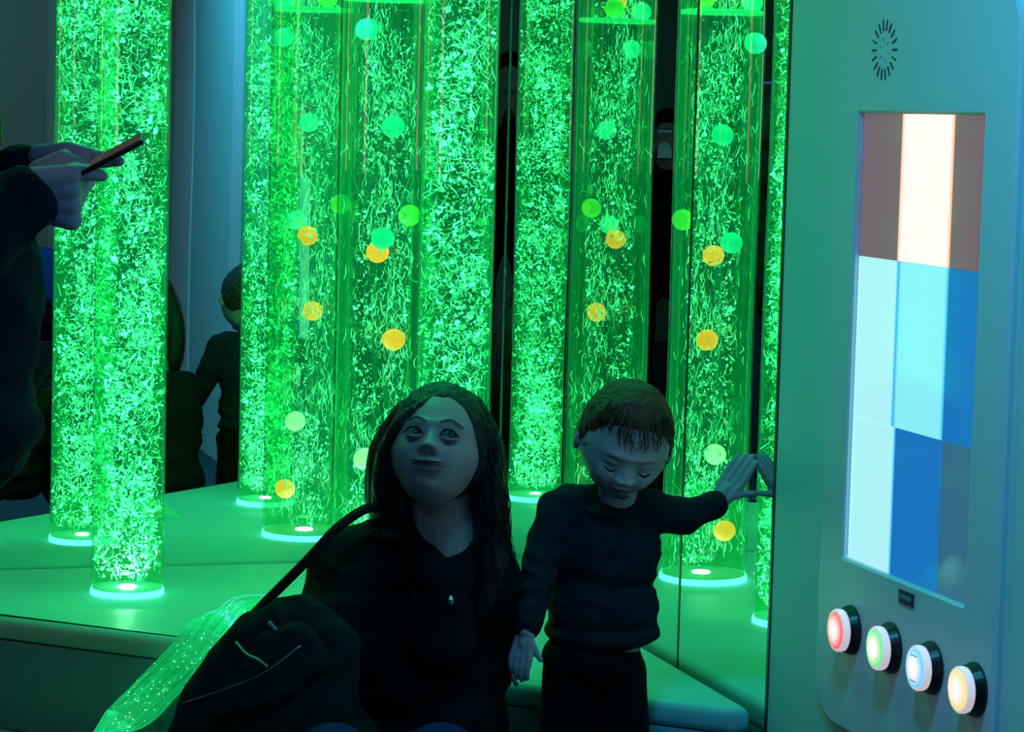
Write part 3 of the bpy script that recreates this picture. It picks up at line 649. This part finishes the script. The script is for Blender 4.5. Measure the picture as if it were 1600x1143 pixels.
for i in range(260):     # fluffy outline
    dv = Vector(rng.normal(size=3)).normalized(); dv.z = abs(dv.z)*.9-.1
    if dv.y < -.5 and dv.z < .3: continue
    p0 = Vector((dv.x*.39, dv.y*.47, dv.z*.51)); p1 = p0*1.06+Vector((rng.normal(0, .02), rng.normal(0, .02), -.03)); add_curve(bm, [Mb @ (p*S) for p in (p0*.98, p0.lerp(p1, .5)*1.02, p1)], [.0012, .0008, .0003], 3)
stuff(obj('hair_strands', bm, M_hairb, hb, True))
ex, ez, ay = inf['ex'], inf['ez'], inf['ay']
for sx in (-1, 1):
    face_arc(T_, 'eyelash', Mb, S, [(sx*(ex-.06), -ay*.905, ez-.020), (sx*ex, -ay*.955, ez-.036), (sx*(ex+.06), -ay*.865, ez-.020)], .012, M_lash)
    face_arc(T_, 'eyebrow', Mb, S, [(sx*(ex-.07), -ay*.965, ez+.085), (sx*ex, -ay*.955, ez+.105), (sx*(ex+.075), -ay*.85, ez+.08)], .006, M_brow)
face_arc(T_, 'mouth_line', Mb, S, [(-.075, -ay*.975, inf['mz']+.002), (0, -ay*1.035, inf['mz']-.003), (.075, -ay*.975, inf['mz']+.002)], .019, M_lash)

# ---- woman
Sw = .214; hw = at(684, 702, 4.42); Mw = frame(hw, pitch=31, yaw=-8, roll=3)
Wm = person('crouching woman with long dark hair looking up, dressed in black', Vector((at(640, 1143, 4.55).x, at(640, 1143, 4.55).y, 0)))
hm, inf = make_head(False, Sw, Mw, lids=.1, smile=1.0)
wr = J(774, 1000, 4.53)
hand_w = hand(wr, J(786, 1035, 4.53)-wr, Vector((sY, cY, 0)), .11, curl=(.3, .6, .6), thumb_side=1)
body = [('m', hm), ('c', J(700, 850, 4.48), J(690, 760, 4.47), .056, .052), ('c', J(700, 890, 4.52), J(700, 840, 4.50), .05, .05), ('c', J(620, 885, 4.55), J(750, 900, 4.55), .034, .034), ('e', J(697, 865, 4.50), (.055, .04, .065), Rz.to_3x3()),
        ('e', J(670, 1020, 4.60), (.12, .07, .16), Rz.to_3x3()), ('e', J(640, 1200, 4.64), (.13, .11, .12), Rz.to_3x3()),
        ('c', J(555, 880, 4.50), J(500, 1060, 4.42), .045, .04), ('c', J(500, 1060, 4.42), J(560, 1180, 4.25), .038, .028), ('c', J(758, 912, 4.56), J(760, 1000, 4.58), .032, .028), ('c', J(760, 1000, 4.58), wr, .028, .02)]+hand_w
body += hand(J(560, 1180, 4.25), Vector((.7, -.6, -.2)), Vector((0, 0, -1)), .17, curl=(.3, .4, .3))
me = remesh(body, .0026, 3); paint_lips_shade(me, Mw, Sw, inf); link('body', me, M_skin, Wm, True)
E3 = Rz.to_3x3()
jk = [('c', J(600, 850, 4.53), J(665, 850, 4.56), .05, .05), ('c', J(610, 868, 4.58), J(758, 895, 4.58), .058, .055), ('e', J(690, 960, 4.61), (.11, .08, .12), E3), ('c', J(735, 890, 4.56), J(768, 905, 4.54), .045, .045), ('c', J(562, 868, 4.52), J(610, 850, 4.53), .058, .055), ('e', J(655, 1010, 4.56), (.165, .13, .17), E3), ('e', J(700, 975, 4.52), (.105, .09, .10), E3), ('c', J(640, 820, 4.49), J(684, 905, 4.43), .034, .034), ('c', J(748, 840, 4.49), J(708, 905, 4.43), .028, .034), ('c', J(692, 912, 4.43), J(690, 1000, 4.44), .04, .06), ('e', J(640, 890, 4.54), (.10, .09, .06), E3),
      ('e', J(640, 1130, 4.60), (.17, .14, .17), E3), ('e', J(600, 1200, 4.60), (.19, .16, .13), E3),
      ('c', J(552, 878, 4.52), J(520, 980, 4.45), .072, .064), ('c', J(520, 980, 4.45), J(500, 1080, 4.40), .064, .056), ('c', J(500, 1080, 4.40), J(560, 1180, 4.26), .056, .042),
      ('c', J(768, 912, 4.53), J(765, 1010, 4.57), .052, .048), ('c', J(762, 1005, 4.57), J(780, 1012, 4.52), .046, .036), ('e', J(700, 1120, 4.50), (.075, .07, .10), E3)]
link('jacket', remesh(jk, .006, 6, (.006, (9, 9, 14))), M_black, Wm, True)
lg = []
for sx, uk in ((-1, 520), (1, 690)):
    hip = J(600+sx*50, 1230, 4.66); knee = J(uk, 1190, 4.22); ank = Vector((*J(uk, 1200, 4.45).xy, .07)); lg += [('c', hip, knee, .095, .065), ('c', knee, ank, .062, .04)]
link('trousers', remesh(lg+[('e', J(600, 1230, 4.68), (.17, .15, .12), E3)], .008, 5), M_jean, Wm, True)
for uk in (520, 690):
    b_ = J(uk, 1200, 4.45); b_.z = 0; fw = Vector((-sY, -cY, 0))
    link('shoe', remesh([('c', b_+Vector((0, 0, .045)), b_+fw*.15+Vector((0, 0, .032)), .042, .032), ('c', b_+fw*-.04+Vector((0, 0, .02)), b_+fw*.15+Vector((0, 0, .015)), .02, .015)], .005, 3), M_dark, Wm, True)
# hair: parted crown plus long falls down both sides
cap = hair_cap(Mw, Sw, False, .31, -.34, .045, .005, 8)
H = lambda u, v, z: J(u, v, z)
fall = [('m', cap)]
def lock(pts, rads):
    sp = smooth_path(pts, 3); rr = np.interp(np.linspace(0, len(pts)-1, len(sp)), range(len(pts)), rads)
    return [('c', sp[i], sp[i+1], float(rr[i]), float(rr[i+1])) for i in range(len(sp)-1)]
fall += lock([H(712, 632, 4.44), H(748, 670, 4.42), H(762, 730, 4.43), H(768, 800, 4.44), H(768, 880, 4.45), H(752, 960, 4.44)], [.012, .018, .024, .030, .034, .012])
fall += lock([H(730, 640, 4.50), H(758, 700, 4.50), H(760, 780, 4.52), H(752, 860, 4.50), H(735, 950, 4.46)], [.03, .032, .036, .034, .012])
fall += lock([H(690, 628, 4.42), H(640, 650, 4.39), H(612, 690, 4.40), H(604, 740, 4.43), H(612, 790, 4.47)], [.010, .013, .016, .024, .034])
fall += lock([H(640, 650, 4.50), H(612, 710, 4.52), H(612, 780, 4.52), H(640, 860, 4.50), H(655, 940, 4.46)], [.03, .04, .045, .035, .012])
fall += lock([H(700, 625, 4.45), H(668, 628, 4.40), H(640, 650, 4.385), H(622, 680, 4.39)], [.008, .010, .010, .008])
fall += lock([H(700, 625, 4.45), H(722, 634, 4.41), H(740, 665, 4.395), H(748, 700, 4.40)], [.008, .010, .011, .012])
hw_ = link('hair', remesh(fall, .0035, 7, (.0014, (60, 60, 8))), M_hair, Wm, True)
bm = bmesh.new()
for i in range(420):
    s_ = rng.uniform(); side_ = rng.uniform() < .6
    if side_: base_ = [H(715+rng.normal(0, 14), 620+rng.uniform(0, 14), 4.44), H(758+rng.normal(0, 10), 690, 4.43+rng.normal(0, .02)), H(775+rng.normal(0, 9), 790, 4.44+rng.normal(0, .02)), H(775+rng.normal(0, 14), 890, 4.44), H(765+rng.normal(0, 20), 960+rng.uniform(-40, 30), 4.43)]
    else: base_ = [H(695+rng.normal(0, 14), 622+rng.uniform(0, 10), 4.43), H(625+rng.normal(0, 6), 665, 4.43), H(600+rng.normal(0, 7), 730, 4.45), H(602+rng.normal(0, 10), 790, 4.48), H(620+rng.normal(0, 16), 840, 4.44)]
    add_curve(bm, smooth_path(base_, 4), .0007, 3)
stuff(obj('hair_strands', bm, M_hair, hw_, True))
ex, ez, ay = inf['ex'], inf['ez'], inf['ay']
for sx in (-1, 1):
    eye(Wm, Mw, Sw, inf, sx, (.45, -1, .30), .062, .016)
    face_arc(Wm, 'eyelid', Mw, Sw, [(sx*(ex-.072), -ay*.925, ez-.010), (sx*(ex-.03), -ay*1.00, ez+.024), (sx*(ex+.03), -ay*.98, ez+.024), (sx*(ex+.08), -ay*.84, ez-.002)], .011, M_lash)
    face_arc(Wm, 'lower_eyelid', Mw, Sw, [(sx*(ex-.066), -ay*.925, ez-.018), (sx*ex, -ay*.975, ez-.045), (sx*(ex+.07), -ay*.85, ez-.014)], .009, M_skin)
    face_arc(Wm, 'eyebrow', Mw, Sw, [(sx*(ex-.085), -ay*.97, ez+.092), (sx*ex, -ay*.955, ez+.118), (sx*(ex+.10), -ay*.80, ez+.088)], .011, M_brow)
face_arc(Wm, 'mouth_line', Mw, Sw, [(-.125, -ay*.90, inf['mz']+.026), (-.06, -ay*1.0, inf['mz']+.004), (0, -ay*1.03, inf['mz']-.002), (.06, -ay*1.0, inf['mz']+.004), (.125, -ay*.90, inf['mz']+.026)], .013, M_lash)
bm = bmesh.new(); pd = J(704, 938, 4.382); add_lathe(bm, pd, [(.001, -.010), (.006, -.004), (.007, .003), (.002, .009)], 12); PD = tag(obj('pendant', bm, mat('silver_pendant', (.7, .7, .75), .2, 1)), 'small pale pendant on the woman\'s chest', 'pendant')

# ---- shoulder bag at the woman's side
JB = lambda u, v, z: at(u, v, z-.07)
BG = thing('shoulder_bag', 'dark soft shoulder bag with metal zips hanging at the woman\'s side', 'bag', JB(400, 1080, 4.5))
def quad_slab(pts, th, m, name, parent, disp=None, v=.006):
    c = sum((Vector(p) for p in pts), Vector())/len(pts); prt = []; k = len(pts)
    for i in range(k):
        prt.append(('c', pts[i], pts[(i+1) % k], th, th)); prt.append(('c', pts[i], c, th, th*1.4))
        for t in (.33, .66): prt.append(('c', Vector(pts[i]).lerp(Vector(pts[(i+1) % k]), t), c, th, th*1.4))
        mid0 = Vector(pts[i]).lerp(c, .5); mid1 = Vector(pts[(i+1) % k]).lerp(c, .5); prt.append(('c', mid0, mid1, th*1.2, th*1.2))
    return link(name, remesh(prt, v, 8, disp), m, parent, True)
M_bag = cloth('black_bag_nylon', (.010, .018, .015), 60); M_zip = mat('dull_metal_zip', (.25, .3, .28), .35, .8)
quad_slab([JB(405, 985, 4.42), JB(470, 960, 4.42), JB(528, 1010, 4.40), JB(520, 1110, 4.38), JB(430, 1200, 4.38), JB(275, 1190, 4.42), JB(330, 1070, 4.42)], .036, M_bag, 'bag_body', BG, (.005, (14, 14, 14)))
quad_slab([JB(420, 1000, 4.375), JB(470, 985, 4.37), JB(505, 1030, 4.36), JB(430, 1090, 4.35), JB(345, 1110, 4.37)], .016, M_bag, 'front_pocket', BG, (.003, (20, 20, 20)))
def strip(pts, r, m, name, parent, n=6, flat=1):
    bm = bmesh.new(); add_curve(bm, smooth_path(pts, 6), r, n); return obj(name, bm, m, parent, True)
strip([JB(368, 1003, 4.365), JB(385, 1022, 4.345), JB(402, 1030, 4.335), JB(418, 1042, 4.325)], .0030, M_zip, 'zip', BG)
strip([JB(420, 972, 4.375), JB(432, 985, 4.365)], .0045, M_zip, 'buckle', BG)
strip([JB(285, 1098, 4.39), JB(340, 1080, 4.365), JB(410, 1052, 4.32), JB(470, 1008, 4.33)], .0016, M_zip, 'seam', BG)
bm = bmesh.new()
sp = smooth_path([JB(372, 985, 4.40), JB(420, 935, 4.44), JB(480, 875, 4.42), JB(530, 822, 4.43), JB(580, 792, 4.49), JB(620, 800, 4.56)], 6)
for i, p in enumerate(sp): pass
bm.free(); W2 = None
link('shoulder_strap', remesh([('c', sp[i], sp[i+1], .0085, .0085) for i in range(len(sp)-1)], .003, 2), M_bag, BG, True)

# ---- phone user at the left edge
Pm = person('person in a dark jacket at the left edge, typing on a phone', Vector((at(-130, 700, 3.9).x, at(-130, 700, 3.9).y, 0)))
Zp = 3.9
Mp = frame(J(-112, 150, Zp+.02), pitch=-25, yaw=60, roll=0); hm, inf = make_head(False, .22, Mp)
w1 = J(42, 305, Zp); w2 = J(30, 255, Zp+.07)
prt = [('m', hm), ('c', J(-120, 300, Zp), J(-115, 200, Zp), .055, .05), ('e', J(-110, 480, Zp+.05), (.14, .11, .22), E3), ('e', J(-130, 700, Zp+.07), (.11, .09, .12), E3),
       ('c', J(-70, 340, Zp-.03), J(-90, 420, Zp-.06), .045, .04), ('c', J(-90, 420, Zp-.06), w1, .038, .026), ('c', J(-60, 330, Zp+.16), J(-50, 330, Zp+.14), .045, .04), ('c', J(-50, 330, Zp+.14), w2, .036, .024)]
# near hand: back of the hand towards the viewer, fingers curled under the phone
for k, (dv, ln) in enumerate(((-24, 1.0), (-5, 1.04), (14, .98), (30, .86))):
    prt.append(('c', J(48, 300+dv*.7, Zp+.01*k-.01), J(112, 296+dv*1.0+6*k, Zp+.004*k-.01), .021, .0155))
prt += [('c', J(112, 268, Zp-.006), J(140, 270, Zp-.004), .0135, .012), ('c', J(140, 270, Zp-.004), J(160, 275, Zp), .0115, .009),           # forefinger along the phone
        ('c', J(112, 296, Zp), J(128, 292, Zp+.02), .0145, .0125), ('c', J(128, 292, Zp+.02), J(140, 284, Zp+.045), .012, .010),
        ('c', J(112, 322, Zp+.005), J(118, 318, Zp+.03), .0135, .012), ('c', J(118, 318, Zp+.03), J(130, 296, Zp+.05), .0115, .010),
        ('c', J(100, 336, Zp+.012), J(108, 325, Zp+.035), .0125, .011), ('c', J(108, 325, Zp+.035), J(120, 305, Zp+.05), .0105, .009),
        ('c', J(60, 268, Zp+.02), J(100, 248, Zp+.015), .0175, .014), ('c', J(100, 248, Zp+.015), J(140, 262, Zp+.01), .0125, .0095)]
# far hand, under the phone
for k in range(4): prt += [('c', J(40, 250+4*k, Zp+.07+.004*k), J(110, 240+6*k, Zp+.06), .016, .0125), ('c', J(110, 240+6*k, Zp+.06), J(150+4*k, 244+3*k, Zp+.055), .0115, .0095), ('c', J(150+4*k, 244+3*k, Zp+.055), J(178+3*k, 246+2*k, Zp+.045), .0095, .0080)]
prt += [('c', J(60, 240, Zp+.05), J(110, 232, Zp+.03), .014, .011), ('c', J(110, 232, Zp+.03), J(142, 240, Zp+.022), .0105, .009)]
for sx in (-1, 1):
    hp = J(-200+sx*70, 760, Zp+.06); prt += [('c', hp, Vector((*J(-230+sx*85, 900, Zp+.06).xy, .5)), .075, .055), ('c', Vector((*J(-230+sx*85, 900, Zp+.06).xy, .5)), Vector((*J(-230+sx*85, 900, Zp+.1).xy, .08)), .055, .035)]
me = remesh(prt, .003, 6); paint_lips_shade(me, Mp, .22, inf); link('body', me, M_skinh, Pm, True)
jk = [('c', J(-120, 300, Zp+.02), J(-115, 262, Zp+.03), .062, .058), ('e', J(-110, 470, Zp+.06), (.165, .13, .24), E3), ('c', J(-100, 560, Zp+.08), J(-92, 650, Zp+.08), .13, .14), ('e', J(-92, 660, Zp+.06), (.148, .13, .07), E3), ('e', J(-130, 715, Zp+.06), (.14, .12, .06), E3),
      ('c', J(-70, 330, Zp-.03), J(-90, 425, Zp-.06), .072, .064), ('c', J(-90, 425, Zp-.06), J(28, 318, Zp), .062, .050), ('c', J(10, 322, Zp), J(38, 316, Zp), .052, .050),
      ('c', J(-60, 320, Zp+.16), J(-55, 330, Zp+.14), .065, .058), ('c', J(-55, 330, Zp+.14), J(22, 262, Zp+.075), .055, .038)]
link('jacket', remesh(jk, .005, 5, (.006, (10, 10, 16))), M_navy, Pm, True)
tr = []
for sx in (-1, 1): tr += [('c', J(-190+sx*70, 720, Zp+.06), Vector((*J(-230+sx*85, 900, Zp+.06).xy, .5)), .092, .068), ('c', Vector((*J(-230+sx*85, 900, Zp+.06).xy, .5)), Vector((*J(-230+sx*85, 900, Zp+.1).xy, .07)), .068, .052)]
link('trousers', remesh(tr, .007, 4), M_jean, Pm, True)
for sx in (-1, 1):
    b_ = J(-230+sx*85, 900, Zp+.1); b_.z = 0; fw = Vector((.9, -.3, 0)).normalized(); link('shoe', remesh([('c', b_+Vector((0, 0, .05)), b_+fw*.15+Vector((0, 0, .035)), .042, .034), ('c', b_+Vector((0, 0, .02)), b_+fw*.16+Vector((0, 0, .016)), .02, .016)], .006, 2), M_dark, Pm, True)
hr = [('m', hair_cap(Mp, .22, False, .25, -.3, .05, .012, 8))]+lock([J(-125, 80, Zp+.06), J(-100, 180, Zp+.08), J(-90, 270, Zp+.05)], [.06, .075, .04])+lock([J(-95, 100, Zp), J(-62, 150, Zp+.02), J(-52, 210, Zp+.02), J(-62, 270, Zp+.02)], [.04, .052, .05, .02])
link('hair', remesh(hr, .005, 4, (.003, (40, 40, 8))), M_hair, Pm, True)

def phone(label, c, ux, uy, w, h, glow, th=.008):
    """slab with axes ux (long) and uy (short)"""
    ux = Vector(ux).normalized(); uy = Vector(uy); uy = (uy-ux*uy.dot(ux)).normalized(); un = ux.cross(uy)
    rot = Matrix((ux, uy, un)).transposed(); t = thing('smartphone', label, 'phone', c)
    bm = bmesh.new(); add_box(bm, c, (h, w, th), .0028, 3, rot); obj('phone_body', bm, M_dark, t, True)
    bm = bmesh.new(); add_box(bm, Vector(c)+un*(th/2+.0002), (h*.93, w*.92, .0006), 0, 1, rot); obj('screen', bm, glow, t)
    return t
Lp = J(205, 228, Zp+.01)-J(140, 262, Zp+.01)
M_scr = mat('dim_phone_screen', (.03, .03, .03), .1, emit=(.16, .11, .08), es=.3)
pc = J(172, 243, Zp+.015)
phone('dark smartphone with a dim screen held in both hands at the left', pc, Lp, Vector((sY, cY, .22))*1, .066, .112, M_scr)

# ---- people who only show in the mirrors
def bystander(label, P0, face, hgt, m_top, m_hair, hand_h, reach=.28, hair_long=False):
    """standing figure at P0 facing 'face' with both hands raised in front, hand_h the height of the hands"""
    face = Vector((face[0], face[1], 0)).normalized(); side = Vector((face.y, -face.x, 0)); q = Vector((P0[0], P0[1], 0)); t = person(label, q); up = Vector((0, 0, 1))
    hs = .225; sh = hgt-.30; yawm = Matrix((side*-1, face*-1, up)).transposed().to_4x4()
    M4 = Matrix.Translation(q+up*(hgt-hs/2)) @ yawm; hm_, inf_ = make_head(False, hs, M4); prt = [('m', hm_), ('c', q+up*(sh), q+up*(hgt-.17), .055, .055), ('c', q+up*(sh-.02)+side*.15, q+up*(sh-.02)-side*.15, .05, .05), ('e', q+up*(sh-.2), (.15, .15, .2), None), ('e', q+up*(sh-.45), (.15, .15, .14), None)]
    jk_ = [('c', q+up*(sh-.03)+side*.15, q+up*(sh-.03)-side*.15, .07, .07), ('e', q+up*(sh-.2), (.19, .17, .23), None), ('e', q+up*(sh-.42), (.18, .17, .18), None)]; tr_ = []
    for s_ in (-1, 1):
        a = q+up*(sh-.03)+side*.18*s_; e = q+up*(sh-.27)+side*.23*s_+face*.05; w_ = q+face*reach+side*.06*s_+up*(hand_h-.02)
        prt += [('c', a, e, .045, .038), ('c', e, w_, .036, .026)]+hand(w_, face*.5+up*.8-side*.3*s_, -side*s_, .17, curl=(.5, .6, .5), thumb_side=s_)
        jk_ += [('c', a, e, .062, .052), ('c', e, w_-(w_-e)*.12, .05, .038)]
        h_ = q+side*.09*s_+up*(sh-.55); k_ = q+side*.10*s_+up*.48; f_ = q+side*.10*s_+up*.07
        prt += [('c', h_, k_, .08, .055), ('c', k_, f_, .055, .035)]; tr_ += [('c', h_, k_, .098, .07), ('c', k_, f_, .07, .055)]
        link('shoe', remesh([('c', f_-up*.02, f_-up*.03+face*.16, .045, .035)], .008, 2), M_dark, t, True)
    me_ = remesh(prt, .006, 3); paint_lips_shade(me_, M4, hs, inf_); link('body', me_, M_skinh, t, True); link('jacket', remesh(jk_, .009, 4), m_top, t, True); link('trousers', remesh(tr_, .009, 4), M_trous, t, True)
    hr_ = [('m', hair_cap(M4, hs, False, .22, -.25, .05, .01, 8))]
    if hair_long: hr_ += [('c', q+up*(hgt-.1)-face*.06+side*.07*s_, q+up*(sh-.05)-face*.05+side*.09*s_, .05, .05) for s_ in (-1, 1)]
    link('hair', remesh(hr_, .006, 3), m_hair, t, True)
    return t, q+face*reach
vd = Vector((sY, cY, 0))
pq = CAM-vd*.36
ph, hp = bystander('photographer in dark clothes, mirrored in the corner between the tubes', pq, vd, 1.53, M_black, M_hair, CAM.z-.015, .27)
cc = CAM-vd*.075; CT = thing('compact_camera', 'compact camera held up by the photographer mirrored in the corner', 'camera', cc)
rot = Matrix((Vector((vd.y, -vd.x, 0)), vd, Vector((0, 0, 1)))).transposed()
bm = bmesh.new(); add_box(bm, cc-vd*.0, (.10, .026, .06), .006, 3, rot); obj('camera_body', bm, M_dark, CT, True)
bm = bmesh.new(); add_tube(bm, cc+vd*.012, cc+vd*.030, .020, .018, 24); obj('lens_barrel', bm, mat('camera_metal', (.2, .2, .22), .3, .8), CT, True)
bq = Vector((-2.70, -6.31, 0)); bf = (Vector((0, 0, 0))-bq).normalized()
by, hp = bystander('bystander in black raising a phone, mirrored between the two wide tubes', bq, bf, 1.29, M_black, M_hair, 1.10, .26, True)
phone('pale phone raised by the bystander mirrored between the tubes', Vector((bq.x, bq.y, 1.13))+bf*.30, (0, 0, 1), (bf.y, -bf.x, 0), .07, .14, mat('pale_phone_case', (.6, .7, .8), .3, emit=(.1, .2, .3), es=.12))
bench = thing('padded_bench', 'dark padded bench across the room, mirrored at the far left', 'bench', (-.42, -4.5, 0))
obj('bench_seat', box((-.42, -4.5, .42), (.75, .45, .12), .03, 3), M_trous, bench, True); obj('bench_base', box((-.42, -4.5, .18), (.70, .40, .358), .01), M_dark, bench)
cu = obj('cushion', box((0, 0, 0), (.2, .12, .22), .05, 4), mat('blue_cushion_fabric', (.01, .07, .35), .8, bump=(80, .2)), None, True); cu.location = (-.55, -4.42, .59); tag(cu, 'blue cushion standing on the dark bench', 'cushion')
